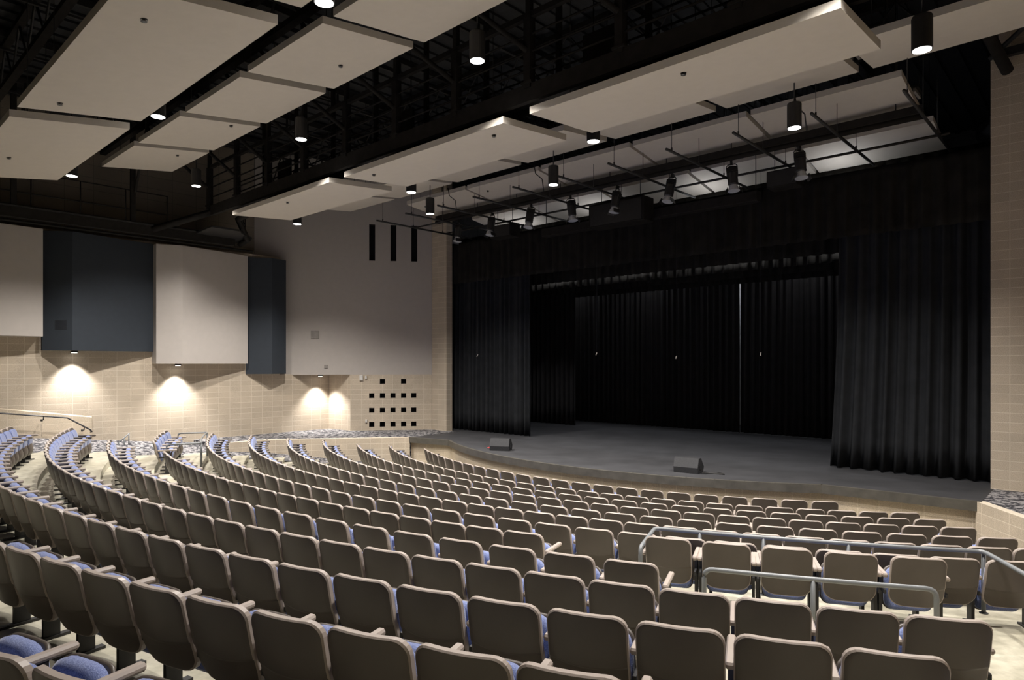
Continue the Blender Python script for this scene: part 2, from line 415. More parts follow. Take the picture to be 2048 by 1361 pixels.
# upper painted wall over it with three tall slots
sl = [s_of(u, p5a) for u in (744.3, 786.8, 828.6)]
mb = MB(); wall_seg(mb, p5a, p5b, -.47, ZT, .3, [(c-.115, c+.115, 4.0, 5.42) for c in sl], .28)
struct(mb.build('wall_left_upper', [M['paint'], M['void']]))
# proscenium pilasters
mb = MB(); mb.box((-19.53, 17.15, (ZT-4)/2), (.86, .3, ZT+4)); struct(mb.build('wall_proscenium_left', M['block']))
mb = MB(); mb.box((-1.51, 17.15, (6.4-4)/2), (.83, .3, 10.4)); mb.box((-1.3, 17.25, 7.2), (1.0, .3, 1.6)); struct(mb.build('wall_proscenium_right', M['block']))
# right side mirrored
mb = MB(); wall_seg(mb, (-1.12, 17.0), (1.95, 14.6), -4, ZT, .2); wall_seg(mb, (1.9, 14.7), (2.25, -9), -4, ZT, .2); struct(mb.build('wall_right', M['block']))
mb = MB(); wall_seg(mb, (2.3, -9), (-24.2, -9), -4, ZT, .2); struct(mb.build('wall_back', M['paint']))
# stage house
mb = MB(); wall_seg(mb, (-24.4, 17.3), (-24.4, 27.2), -4, ZT, .2); wall_seg(mb, (-24.4, 27.2), (3, 27.2), -4, ZT, .2); wall_seg(mb, (3, 27.2), (3, 17.3), -4, ZT, .2)
struct(mb.build('wall_stage', M['lit_white']))
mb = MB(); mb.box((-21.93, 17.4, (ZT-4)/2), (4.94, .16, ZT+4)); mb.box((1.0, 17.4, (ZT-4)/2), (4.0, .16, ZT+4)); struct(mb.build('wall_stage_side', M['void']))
# roof deck with ribs and joists
mb = MB(); mb.box((-10.7, 9.1, ZT+.1), (27.6, 36.6, .2))
for i in range(55): mb.box((-24+.5*i, 9.1, ZT-.03), (.16, 36.4, .06))
struct(mb.build('ceiling', M['deck']))
# knee wall with sloping cap and handrail at the far left
mb = MB()
def kz(y): return -1.28-.165*(y-3.85) if y > 0 else -.9
vs = []
for y in (.02, 6.15):
    x = -23.66+(y+2)*.019
    vs += [(x, y, -3.0), (x+.07, y, -3.0), (x+.07, y, kz(y)-.05), (x, y, kz(y)+.04)]
mb.add(vs, [(0, 1, 2, 3), (7, 6, 5, 4), (1, 5, 6, 2), (2, 6, 7, 3), (3, 7, 4, 0), (0, 4, 5, 1)]); struct(mb.build('wall_left', M['block_face']))
h = empty('handrail', (-23.1, 4.5, -2.1), 'dark metal handrail on brackets along the low block wall at far left', 'handrail')
mb = MB(); mb.tube([(-23.22, .5, -1.0), (-23.17, 3.8, -1.43), (-23.13, 5.43, -1.66), (-23.10, 6.02, -2.06), (-23.11, 6.06, -2.12), (-23.2, 6.06, -2.14)], .022); mb.build('rail', M['railblk'], h)
for y, z in ((2.6, -1.28), (4.84, -1.58), (5.87, -1.96)):
    mb = MB(); mb.tube([(-23.14, y, z-.01), (-23.16, y, z-.10), (-23.35, y, z-.13)], .014); mb.lathe((-23.36, y, z-.16), [(.03, 0), (.03, .06)], 10); mb.build('bracket', M['railblk'], h)

# folded acoustic wall panels
def wall_panel(pts, zb, zt, mat, name_label, edge=True):
    m = MB(); n = len(pts); back = [(-23.6, p[1]) for p in pts]
    vs = [(x, y, zb) for x, y in pts]+[(x, y, zt) for x, y in pts]+[(x, y, zb) for x, y in back]+[(x, y, zt) for x, y in back]
    fs = []
    for i in range(n-1):
        fs += [(i+1, i, n+i, n+i+1), (n+i, n+i+1, 3*n+i+1, 3*n+i)[::-1], (i, i+1, 2*n+i+1, 2*n+i)[::-1]]
    fs += [(0, 2*n, 3*n, n), (n-1, 2*n-1, 4*n-1, 3*n-1)]
    m.add(vs, fs); o = m.build('wall_panel', mat); tag(o, name_label, 'wall panel', 'folded acoustic panels on the left wall')
    return o
p1 = wall_panel([(-22.95, -3), (-22.65, 1.2), (-23.02, 4.80)], .76, 3.90, M['paint'], 'greige acoustic wall panel at the far left edge, highest bottom edge')
p2 = wall_panel([(-23.32, 4.84), (-22.78, 5.48), (-23.30, 7.90)], .36, 3.90, M['navy'], 'wide dark slate acoustic wall panel, left of the greige folded one')
p3 = wall_panel([(-23.02, 7.87), (-22.72, 8.58), (-23.16, 11.00)], -.04, 3.88, M['paint'], 'greige folded acoustic wall panel between the two dark slate ones')
p4 = wall_panel([(-23.34, 11.02), (-22.9, 11.80), (-23.06, 12.44)], -.42, 3.86, M['navy'], 'narrow dark slate acoustic wall panel beside the big greige wall')
def plate(name, c, w_, h_, dirx, diry, mat, label, cat, t=.03):
    d = Vector((dirx, diry, 0)).normalized(); R = Matrix(((d.x, -d.y, 0), (d.y, d.x, 0), (0, 0, 1)))
    m = MB(); m.cbox(c, (w_, t, h_), .006, M3=R)
    for k in range(5): m.box((c[0]+d.y*t*.5, c[1]-d.x*t*.5, c[2]+h_*(-.36+.18*k)), (w_*.8, .008, h_*.05), M3=R)
    return tag(m.build(name, mat), label, cat)
def ray5(u, z, off=.02):
    s = s_of(u, sa); d = Vector((3.49, 4.34)).normalized(); return (sa[0]+d.x*s+d.y*off, sa[1]+d.y*s-d.x*off, z)
plate('wall_speaker', ray5(630, 1.08), .30, .30, 3.49, 4.34, M['greyplate'], 'square greige grille on the big upper wall', 'speaker')
plate('wall_sensor', ray5(652, -.16), .13, .13, 3.49, 4.34, M['greyplate'], 'tiny grey sensor near the bottom edge of the upper wall', 'sensor')
plate('wall_speaker', (-23.00, 5.24, 1.12), .34, .30, .54, .64, M['navyplate'], 'square dark grille on the wide slate panel', 'speaker')
plate('control_box', ray5(722.5, -.60), .13, .20, 3.49, 4.34, M['white'], 'white box, the larger of two above the square openings', 'box', .08)
plate('control_box', ray5(732, -.58), .07, .13, 3.49, 4.34, M['white'], 'small white box right beside the larger white one', 'box', .06)
plate('control_box', ray5(732.5, -2.29), .07, .12, 3.49, 4.34, M['white'], 'small white box left of the lowest row of openings', 'box', .06)
plate('outlet_plate', (-23.26, 6.05, -2.35), .07, .12, .02, 1, M['white'], 'small outlet plate below the handrail at far left', 'outlet', .02)

# ------------------------------------------------------------------ ceiling clouds
def cloud(x0, x1, y0, z0, y1, z1, label, group, spr=()):
    c = ((x0+x1)/2, (y0+y1)/2, (z0+z1)/2)
    root = empty('ceiling_panel', (c[0], c[1], c[2]), label, 'ceiling panel', group)
    m = MB(); T = .125
    m.add([(x0, y0, z0), (x1, y0, z0), (x1, y1, z1), (x0, y1, z1), (x0, y0, z0+T), (x1, y0, z0+T), (x1, y1, z1+T), (x0, y1, z1+T)],
          [(0, 3, 2, 1), (4, 5, 6, 7), (0, 1, 5, 4), (1, 2, 6, 5), (2, 3, 7, 6), (3, 0, 4, 7)])
    m.build('panel_board', M['cloud'], root)
    for fx, fy in ((.12, .2), (.88, .2), (.12, .8), (.88, .8)):
        x = x0+(x1-x0)*fx; y = y0+(y1-y0)*fy; z = z0+(z1-z0)*fy+T
        m = MB(); m.tube([(x, y, z-.01), (x, y, ZT)], .008, 5); m.build('hanger_rod', M['black'], root)
    for (x, y) in spr:
        t = (y-y0)/(y1-y0); z = z0+(z1-z0)*t
        m = MB(); m.lathe((x, y, z-.045), [(.010, 0), (.038, .01), (.038, .018), (.012, .022), (.012, .035), (.045, .038), (.045, .05)], 12); m.build('sprinkler', M['chrome'], root)
    return root
ordn = ['first', 'second', 'third', 'fourth', 'fifth', 'sixth', 'seventh']
# A row, in front of the catwalk: three long boards
for k, (a, b) in enumerate([(-19.15, -13.95), (-13.3, -8.17), (-7.53, -2.47)]):
    spr = {0: [(-16.6, 9.0)], 1: [(-12.7, 9.05), (-8.8, 9.05)], 2: [(-4.8, 9.05)]}[k]
    cloud(a, b, 8.64, 4.352, 10.50, 4.50, 'long cream ceiling board just past the catwalk, %s of three from the left' % ordn[k], 'long boards past the catwalk', spr)
for k in range(7):
    a = -3.720*5.556+.5195*5.556*k; b = a+.474*5.556
    cloud(a, b, 11.95, 5.38, 13.71, 5.556, 'cream ceiling board in the row above the long boards, %s from the left' % ordn[k], 'boards above the long boards')
for k in range(5):
    a = -18.46+3.1*k; b = a+3.0
    cloud(a, b, 14.56, 5.60, 16.22, 5.37, 'cream ceiling board over the pipe grid, %s from the left' % ordn[k], 'boards over the pipe grid', [(a+.5, 15.0)] if k in (0, 1) else ())
for k in range(5):
    a = -18.07+3.03*k; b = a+2.93
    cloud(a, b, 17.36, 5.47, 19.3, 5.14, 'cream ceiling board in the row nearest the stage, %s from the left' % ordn[k], 'boards nearest the stage')
for k in range(7):
    a = -20.98+2.955*k; b = a+2.64
    cloud(a, b, 5.75, 5.52, 7.62, 5.775, 'cream ceiling board in the row behind the catwalk, %s from the left' % ordn[k], 'boards behind the catwalk',
          {0: [(-18.9, 7.0)], 1: [(-15.6, 7.0)], 3: [(-10.9, 7.0)]}.get(k, ()))
for k, (a, b) in enumerate([(-19.1, -13.9), (-13.3, -8.15), (-7.55, -2.4)]):
    cloud(a, b, 2.42, 4.21, 4.28, 4.48, 'large cream ceiling board at the top left, %s of the nearest row' % ordn[k], 'large boards of the nearest row',
          {0: [(-17.0, 2.95)], 1: [(-12.8, 2.9), (-8.9, 2.9)]}.get(k, ()))

# ------------------------------------------------------------------ house downlights
def make_downlight(zl):
    root = empty('pendant_downlight', (0, 0, 0), rel=False)
    m = MB(); m.lathe((0, 0, 0), [(.135, 0), (.135, .46), (.125, .485), (.09, .50)], 24); m.build('housing', M['black'], root, True)
    m = MB(); m.lathe((0, 0, -.006), [(.118, 0), (.118, .012)], 24); m.build('lens', M['lamp'], root, True)
    m = MB(); m.tube([(0, 0, .49), (0, 0, ZT-zl-.03)], .012, 6); m.build('stem', M['black'], root, True)
    ld = bpy.data.lights.new('house_lamp', 'SPOT'); ld.energy = HOUSE; ld.spot_size = math.radians(120); ld.spot_blend = .75
    ld.shadow_soft_size = .11; ld.color = (1, .95, .90)
    l = bpy.data.objects.new('house_lamp', ld); C.objects.link(l); l.location = (0, 0, -.05); l.parent = root
    return root
LR = [('row nearest the stage', 13.25, 4.62, [-15.65, -10.73, -4.64]), ('row past the catwalk', 10.88, 4.48, [-19.44, -13.61, -7.77, -2.03]),
      ('row behind the catwalk', 7.79, 5.13, [-19.63, -13.75, -7.97, -2.2]), ('row between the rear boards', 4.63, 4.70, [-19.32, -13.45, -7.59, -1.75])]
for nm, y, z, xs in LR:
    dl = make_downlight(z)
    for k, x in enumerate(xs):
        o = copy_tree(dl, (x, y, z+ZO)) if k else dl
        o.location = (x, y, z+ZO)
        tag(o, 'black cylinder downlight, %s from the left in the %s' % (ordn[k], nm), 'light', 'house downlights')
# small downlights under the wall panels
def make_small():
    root = empty('wall_downlight', (0, 0, 0), rel=False)
    m = MB(); m.lathe((0, 0, 0), [(.10, 0), (.10, .05), (.08, .06)], 16); m.build('housing', M['black'], root, True)
    m = MB(); m.lathe((0, 0, -.005), [(.08, 0), (.08, .01)], 16); m.build('lens', M['wlamp'], root, True)
    ld = bpy.data.lights.new('wall_lamp', 'SPOT'); ld.energy = WALLW; ld.spot_size = math.radians(100); ld.spot_blend = .75
    ld.shadow_soft_size = .05; ld.color = (1, .97, .95)
    l = bpy.data.objects.new('wall_lamp', ld); C.objects.link(l); l.location = (0, 0, -.03); l.parent = root; l.rotation_euler = (0, math.radians(-8), 0)
    return root
wl = make_small()
for k, (p, lab) in enumerate([((-23.18, 5.62, .36-.065), 'small downlight under the wide dark slate panel'), ((-23.12, 8.58, -.04-.065), 'small downlight under the greige folded panel'),
                              ((-22.95, 13.83, -.47-.065), 'small downlight under the big upper wall')]):
    o = wl if k == 0 else copy_tree(wl, (0, 0, 0)); o.location = (p[0], p[1], p[2]+ZO); tag(o, lab, 'light', 'wall downlights')
# soffit that holds the third one
mb = MB(); mb.prism([(-23.32, 12.9), (-21.95, 14.54), (-23.32, 14.4)], -.47, -.40); struct(mb.build('wall_left_soffit', M['paint']))

# ------------------------------------------------------------------ catwalks
YB = 8.85
cw = empty('catwalk', (-11, YB, 4.67), 'black steel catwalk with posts and railings crossing between the ceiling boards', 'catwalk')
mb = MB(); mb.box((-10.4, YB, 4.825), (21.4, .10, .31)); mb.build('near_beam', M['steel'], cw)
mb = MB(); mb.box((-10.4, 9.7, 4.93), (21.4, .10, .10)); mb.build('far_beam', M['steel'], cw)
mb = MB(); mb.box((-10.4, 9.28, 5.0), (21.4, .78, .03)); mb.build('walkway', M['black'], cw)
mb = MB(); mb.box((-10.4, YB, 6.22), (21.4, .09, .10)); mb.build('top_chord', M['steel'], cw)
for k, z in enumerate((5.25, 5.57, 5.88)):
    mb = MB(); mb.tube([(-21.0, YB, z), (0, YB, z)], .02, 6); mb.build('guard_rail', M['steel'], cw)
    mb = MB(); mb.tube([(-21.0, 9.7, z), (0, 9.7, z)], .02, 6); mb.build('guard_rail', M['steel'], cw)
for k in range(11):
    x = (-20.12+1.83*k)*1.056
    mb = MB(); mb.box((x, YB, 5.56), (.15, .15, 1.30)); mb.box((x, YB, 5.0), (.24, .2, .04)); mb.box((x, YB, 7.1), (.10, .10, 1.8)); mb.build('post', M['steel'], cw)
    mb = MB(); mb.box((x, 9.7, 6.5), (.09, .09, 3.0)); mb.build('post', M['steel'], cw)
    mb = MB(); mb.tube([(x, YB-.05, 5.57), (x-1.55, 7.85, 7.15), (x-1.9, 7.6, 7.7)], .05, 8); mb.build('brace', M['steel'], cw)
for k in range(3):
    x0 = [-17.6, -12.1, -6.6][k]; mb = MB(); mb.box((x0, 9.45, 5.42), (.72, .06, .78)); mb.build('equipment_panel', M['steel'], cw)
# side catwalk along the left wall
sw = empty('catwalk', (-22.6, 4, 3.95), 'black steel side catwalk running above the left wall panels', 'catwalk')
mb = MB(); mb.box((-22.45, 1.4, 4.22), (.10, 17.6, .34)); mb.box((-22.5, 1.4, 4.06), (.2, 17.6, .04)); mb.build('near_beam', M['steel'], sw)
mb = MB(); mb.box((-23.1, 1.4, 4.34), (1.5, 17.6, .04)); mb.build('walkway', M['black'], sw)
mb = MB(); mb.tube([(-22.75, -6, 3.99), (-22.75, 11.0, 3.99)], .035, 8); mb.build('conduit', M['steel'], sw)
for z in (4.75, 5.35):
    mb = MB(); mb.tube([(-22.45, -7, z), (-22.45, 8.0, z)], .018, 6); mb.build('guard_rail', M['steel'], sw)
for y in (-1.6, -.1, 1.4, 2.9, 4.4, 5.6, 6.8, 8.0):
    mb = MB(); mb.tube([(-22.45, y, 4.38), (-22.45, y, 5.36)], .018, 6); mb.build('rail_post', M['steel'], sw)
for y in (1.0, 4.0, 7.0):
    mb = MB(); mb.box((-22.45, y, 6.1), (.13, .13, 3.7)); mb.build('hanger_post', M['steel'], sw)
    mb = MB(); mb.tube([(-22.4, y+.05, 5.3), (-21.2, y+.05, 7.4)], .04, 6); mb.build('brace', M['steel'], sw)
ex = empty('catwalk', (-21.5, 9.3, 4.0), 'angled black steel walkway joining the side catwalk to the cross catwalk', 'catwalk')
mb = MB(); mb.prism([(-22.4, 8.9), (-21.3, 8.80), (-21.0, 8.80), (-21.0, 9.7), (-21.3, 9.9), (-22.0, 10.6), (-23.2, 10.6), (-23.2, 8.9)], 4.28, 4.34); mb.build('walkway', M['black'], ex)
mb = MB(); mb.tube([(-22.4, 7.55, 4.22), (-21.1, 8.85, 4.78)], .11, 4); mb.build('edge_beam', M['steel'], ex)
mb = MB(); mb.tube([(-22.9, 10.6, 4.2), (-21.9, 10.4, 4.2), (-21.1, 9.7, 4.70), (-17.6, 9.7, 4.88)], .10, 4); mb.build('edge_beam', M['steel'], ex)
for z in (4.8, 5.3):
    mb = MB(); mb.tube([(-22.3, 10.5, z), (-21.3, 9.9, z), (-20.9, 9.72, z)], .018, 6); mb.build('guard_rail', M['steel'], ex)
for x, y in ((-22.3, 10.5), (-21.8, 10.2), (-21.3, 9.9)):
    mb = MB(); mb.tube([(x, y, 4.3), (x, y, 5.32)], .018, 6); mb.build('rail_post', M['steel'], ex)
# roof steel: joists running toward the stage and deep girders across
for k, y in enumerate((3.4, 6.6, 12.2, 15.9)):
    g = empty('roof_girder', (-10.7, y, 6.6), ['dark open-web roof girder above the nearest boards', 'dark open-web roof girder behind the catwalk',
        'dark open-web roof girder past the catwalk', 'dark open-web roof girder over the pipe grid'][k], 'girder', 'roof girders')
    mb = MB(); mb.box((-10.7, y, 6.75), (26.6, .16, .12)); mb.build('bottom_chord', M['steel'], g)
    mb = MB(); mb.box((-10.7, y, 7.75), (26.6, .16, .12)); mb.build('top_chord', M['steel'], g)
    mb = MB()
    for i in range(18):
        x = -23.7+1.5*i; mb.tube([(x, y, 6.78), (x+.75, y, 7.72), (x+1.5, y, 6.78)], .02, 5)
    mb.build('web', M['black'], g)
for k in range(9):
    x = -22.3+2.9*k; mb = MB(); mb.box((x, 8.5, 7.82), (.09, 34, .16)); mb.box((x, 8.5, 7.45), (.07, 34, .05))
    for i in range(12): mb.box((x, -7.5+3*i, 7.62), (.05, .05, .3))
    tag(mb.build('roof_joist', M['black']), 'thin black roof joist running toward the stage, %s from the left' % (ordn+['eighth', 'ninth'])[k], 'joist', 'roof joists')
mb = MB(); mb.tube([(-23, 5.02, 6.9), (1.7, 5.02, 6.9)], .3, 20); tag(mb.build('air_duct', M['duct']), 'round dark air duct high above the nearest ceiling boards', 'duct')
mb = MB(); mb.tube([(-2.2, 19.5, 5.5), (-1.5, 18.6, 5.7), (-1.0, 18.0, 5.8)], .36, 20)
tag(mb.build('air_duct', M['duct']), 'round dark air duct at upper right beside the block column', 'duct')
g = empty('roof_bracing', (-2.2, 14.5, 6.0), 'dark steel bracing in front of the block column at upper right', 'bracing')
mb = MB(); mb.tube([(-2.35, 13.6, 7.6), (-1.62, 16.8, 6.0)], .11, 14); mb.build('brace_pipe', M['steel'], g)
mb = MB(); mb.tube([(-1.9, 16.7, 6.3), (.6, 15.0, 7.6)], .05, 8); mb.build('brace_rod', M['black'], g)
mb = MB(); mb.box((-.9, 16.8, 6.38), (1.9, .14, .16)); mb.build('ledger', M['black'], g)
g = empty('bar_grille', (-3.9, 13.9, 6.2), 'dark slatted air grille seen between the boards at upper right', 'grille', 'slatted grilles')
mb = MB(); mb.box((-3.9, 14.1, 6.3), (1.5, 1.1, .05)); mb.build('backing', M['black'], g)
mb = MB()
for i in range(10): mb.box((-4.55+.145*i, 14.1, 6.22), (.05, 1.05, .08))
mb.build('slats', M['greyplate'], g)
g = empty('bar_grille', (-4.2, 16.8, 5.9), 'dark slatted air grille above the last two rows of boards', 'grille', 'slatted grilles')
mb = MB(); mb.box((-3.8, 16.8, 6.05), (1.3, .6, .05)); mb.build('backing', M['black'], g)
mb = MB()
for i in range(9): mb.box((-4.35+.14*i, 16.8, 5.98), (.05, .55, .08))
mb.build('slats', M['greyplate'], g)

# ------------------------------------------------------------------ lighting pipe grid over the forestage
gr = empty('pipe_grid', (XC, 15.6, 4.88), 'black pipe grid hung on thin rods in front of the stage opening', 'pipe grid')
gx = [-18.64+1.586*k for k in range(11)]
for x in gx:
    mb = MB(); mb.tube([(x, 13.4, 4.88), (x, 17.9, 4.88)], .032, 8); mb.build('pipe', M['black'], gr)
    for y in (13.65, 15.0, 16.4):
        mb = MB(); mb.tube([(x, y, 4.88), (x, y, ZT)], .007, 5); mb.lathe((x, y, 4.9), [(.02, 0), (.02, .07)], 6); mb.build('hanger_rod', M['black'], gr)
mb = MB(); mb.tube([(-18.9, 16.74, 4.94), (-2.6, 16.74, 4.94)], .032, 8); mb.build('cross_pipe', M['black'], gr)
mb = MB(); mb.tube([(-18.9, 15.25, 4.94), (-17.0, 15.25, 4.94)], .03, 8); mb.build('cross_pipe', M['black'], gr)
el = empty('lighting_batten', (XC, 15.7, 5.08), 'thick black lighting batten carrying the row of stage lights', 'batten')
mb = MB(); mb.tube([(-18.2, 15.7, 5.10), (-2.9, 15.7, 5.10)], .065, 10); mb.build('pipe', M['steel'], el)
mb = MB(); mb.box((-10.5, 15.62, 5.22), (15.2, .10, .16)); mb.build('raceway', M['steel'], el)
for i in range(9):
    x = -17.8+1.8*i; mb = MB(); mb.tube([(x, 15.65, 5.25), (x, 15.65, ZT)], .012, 5); mb.build('hanger_rod', M['black'], el)
for k, x in enumerate((-16.0, -12.3, -5.0)):       # loose cable drops
    mb = MB(); mb.tube([(x, 14.3, 5.7), (x+.02, 14.35, 5.45), (x+.14, 14.5, 5.3), (x+.16, 14.55, 4.95)], .014, 6)
    tag(mb.build('cable', M['black']), 'kinked black cable dropping to the pipe grid, %s from the left' % ordn[k], 'cable', 'cable drops')
def make_fixture():
    root = empty('stage_light', (0, 0, 0), rel=False)
    m = MB(); m.tube([(-.13, 0, -.30), (-.13, 0, -.02), (-.09, 0, .03), (.09, 0, .03), (.13, 0, -.02), (.13, 0, -.30)], .012, 6); m.build('yoke', M['inst'], root, True)
    m = MB(); m.box((0, 0, .07), (.06, .09, .09)); m.tube([(0, 0, .04), (0, 0, .12)], .02, 6); m.build('clamp', M['inst'], root, True)
    m = MB(); m.lathe((0, 0, -.52), [(.09, 0), (.125, .03), (.125, .30), (.10, .36), (.10, .40), (.06, .43)], 14)
    for j in range(6): m.lathe((0, 0, -.22+.03*j), [(.133, 0), (.133, .012)], 14)
    m.build('body', M['inst'], root, True)
    m = MB(); m.lathe((0, 0, -.66), [(.15, 0), (.10, .13), (.095, .145)], 14); m.build('barrel', M['lens'], root, True)
    for s in (-1, 1):
        m = MB(); m.box((s*.17, 0, -.64), (.012, .2, .14), M3=Matrix.Rotation(s*-.5, 3, 'Y')); m.build('barn_door', M['inst'], root, True)
    return root
fx = make_fixture()
for k, X in enumerate([-17.04, -15.40, -13.66, -12.08, -10.42, -8.69, -7.04, -5.40]):
    o = fx if k == 0 else copy_tree(fx, (0, 0, 0)); o.location = (X, 15.75, 4.92+ZO)
    o.rotation_euler = (math.radians(-6-3*(k % 3)), math.radians(5*((k*7) % 3-1)), math.radians(25*((k*5) % 4)-30))
    tag(o, 'black stage light hanging from the batten, %s from the left' % (ordn+['eighth'])[k], 'stage light', 'stage lights on the batten')
# speakers and screen case in front of the valance
def speaker_box(name, c, d, label, wedge=0):
    root = empty(name, (c[0], c[1], c[2]), label, 'speaker')
    m = MB(); m.cbox(c, d, .02, M3=Matrix.Rotation(wedge, 3, 'X')); m.build('cabinet', M['border'], root)
    m = MB(); m.box((c[0], c[1]-d[1]/2-.012, c[2]), (d[0]*.92, .02, d[2]*.86)); m.build('grille', M['black'], root)
    for s in (-1, 1): m = MB(); m.tube([(c[0]+s*d[0]*.35, c[1], c[2]+d[2]/2-.01), (c[0]+s*d[0]*.35, c[1], ZT)], .01, 5); m.build('hanging_cable', M['black'], root)
speaker_box('hanging_speaker', (-15.65, 16.65, 4.56), (1.0, .5, .42), 'black hanging speaker at the left, above the left curtain')
speaker_box('hanging_speaker', (-10.9, 16.65, 4.46), (1.95, .55, .70), 'wide black speaker cluster hanging at the centre of the stage opening')
speaker_box('hanging_speaker', (-6.05, 16.65, 4.57), (.75, .5, .42), 'black hanging speaker near the right, beside the last stage light')
sb = empty('screen_case', (-10.6, 17.15, 4.25), 'long dark retracted projection screen case across the valance', 'screen')
mb = MB(); mb.cbox((-10.6, 17.15, 4.40), (7.4, .28, .28), .02); mb.build('case', M['steel'], sb)
for x in (-14.2, -7.0): mb = MB(); mb.tube([(x, 17.15, 4.5), (x, 17.15, ZT)], .012, 5); mb.build('hanging_cable', M['black'], sb)
# hanging microphones on wires
for k, (x, zb) in enumerate([(-17.1, .28), (-11.83, .29), (-9.1, .17), (-6.7, .24)]):
    root = empty('hanging_microphone', (x, 16.75, zb), 'tiny microphone hanging on a thin wire, %s from the left' % ordn[k], 'microphone', 'hanging microphones')
    m = MB(); m.tube([(x, 16.75, zb), (x, 16.75, 4.92)], .004 if k != 2 else .002, 5); m.build('wire', M['duct'], root)
    m = MB(); m.tube([(x, 16.75, zb+.02), (x, 16.72, zb-.04), (x+.03, 16.66, zb-.06)], .014, 6); m.build('capsule', M['greyplate'], root)
# work lights above and behind the valance
for k, (x, y, z, up) in enumerate([(-16.4, 18.3, 4.2, 1), (-12.9, 18.3, 4.2, 1), (-8.9, 18.3, 4.2, 1), (-5.3, 18.3, 4.2, 1), (-16, 19.6, 4.5, 0), (-12.5, 19.6, 4.5, 0), (-9, 19.6, 4.5, 0), (-5.4, 19.6, 4.5, 0), (-17.5, 23.45, 4.6, 0), (-14, 23.45, 4.6, 0), (-8, 23.45, 4.6, 0), (-4.5, 23.45, 4.6, 0), (-10.4, 25.6, 5.3, 0)]):
    root = empty('work_light', (x, y, z), 'work light %s, %s from the left' % ('behind the valance pointing up' if up else ('behind the backdrop' if y > 24 else ('added to graze the backdrop' if y > 21 else 'over the stage floor')), ordn[k % 4]), 'light', 'stage work lights')
    m = MB(); m.cbox((x, y, z), (.36, .2, .14), .02); m.build('housing', M['inst'], root)
    m = MB(); m.tube([(x, y, z+.06), (x, y, ZT if not up else z+.35)], .012, 6); m.build('stem', M['inst'], root)
    ld = bpy.data.lights.new('work_lamp', 'AREA'); ld.energy = WORKW if up else (80 if y > 24 else (18 if y > 21 else 62)); ld.size = .3; ld.color = (.93, .95, 1)  # the row at the backdrop is added, unseen, to light its pleats
    l = bpy.data.objects.new('work_lamp', ld); C.objects.link(l); l.parent = root; l.location = (0, 0, .1 if up else -.1); l.rotation_euler = (math.pi if up else 0, 0, 0)

# ------------------------------------------------------------------ stage monitors
def monitor(x, y, rz, label):
    root = empty('stage_monitor', (x, y, ZS), label, 'speaker', 'wedge monitors on the stage', rz)
    prof = [(-.20, 0), (.16, 0), (.24, .13), (.02, .36), (-.14, .36), (-.22, .14)]
    m = MB(); W = .30; n = len(prof)
    m.add([(-W, p, z+.001) for p, z in prof]+[(W, p, z+.001) for p, z in prof],
          [tuple(range(n)), tuple(range(2*n-1, n-1, -1))]+[(i, n+i, n+(i+1) % n, (i+1) % n) for i in range(n)]); m.build('cabinet', M['speaker'], root, True)
    a = Vector((0, .24, .13)); b = Vector((0, .02, .36)); c = (a+b)/2; nrm = Vector((0, .23, .22)).normalized()
    ax = (b-a).normalized(); R = Matrix((Vector((1, 0, 0)), ax, Vector((1, 0, 0)).cross(ax))).transposed()
    m = MB(); m.box(c+nrm*.006, (.54, .28, .012), M3=R); m.build('grille', M['inst'], root, True)
    m = MB(); m.box((W+.004, -.03, .14), (.01, .16, .10)); m.build('jack_plate', M['chrome'], root, True)
    return root
monitor(-13.72, 14.42, math.radians(28), 'small black wedge monitor near the left of the stage edge')
monitor(-7.62, 14.62, math.radians(8), 'small black wedge monitor near the right of the stage edge')
mb = MB(); mb.tube([(-14.0, 14.3, ZS+.012), (-14.25, 14.45, ZS+.012), (-14.1, 14.7, ZS+.012), (-14.4, 14.75, ZS+.012), (-14.3, 14.4, ZS+.012)], .012, 6)
tag(mb.build('cable', M['red']), 'short red cable coiled beside the left wedge monitor', 'cable')
mb = MB(); mb.tube([(-7.30, 14.62, ZS+.012), (-7.1, 14.75, ZS+.012), (-6.8, 14.8, ZS+.012), (-7.0, 14.9, ZS+.012)], .014, 6)
tag(mb.build('cable', M['black']), 'short black cable beside the right wedge monitor', 'cable')

# ------------------------------------------------------------------ railings around the accessible rows
def railing(pts, posts, zt, zf, label, r=.024, mat='pipegrey'):
    root = empty('guard_railing', (posts[0][0], posts[0][1], zf), label, 'railing')
    m = MB(); m.tube(pts, r, 12); m.build('top_rail', M[mat], root)
    for x, y in posts:
        m = MB(); m.tube([(x, y, zf), (x, y, zt)], r*.95, 12); m.lathe((x, y, zf), [(.045, 0), (.045, .008)], 12); m.build('post', M[mat], root)
def arcs(r, a0, a1, z, n=14): return [(*pol(r, a0+(a1-a0)*i/n), z) for i in range(n+1)]
zt = -2.11; zf = -2.80
def soft(p, q, s, k=3):                      # points rounding a corner p->q->s
    p, q, s = Vector(p), Vector(q), Vector(s); d = .09
    a = q+(p-q).normalized()*d; b = q+(s-q).normalized()*d
    return [tuple(a*(1-t)**2+q*2*t*(1-t)+b*t*t) for t in [i/4 for i in range(5)]]
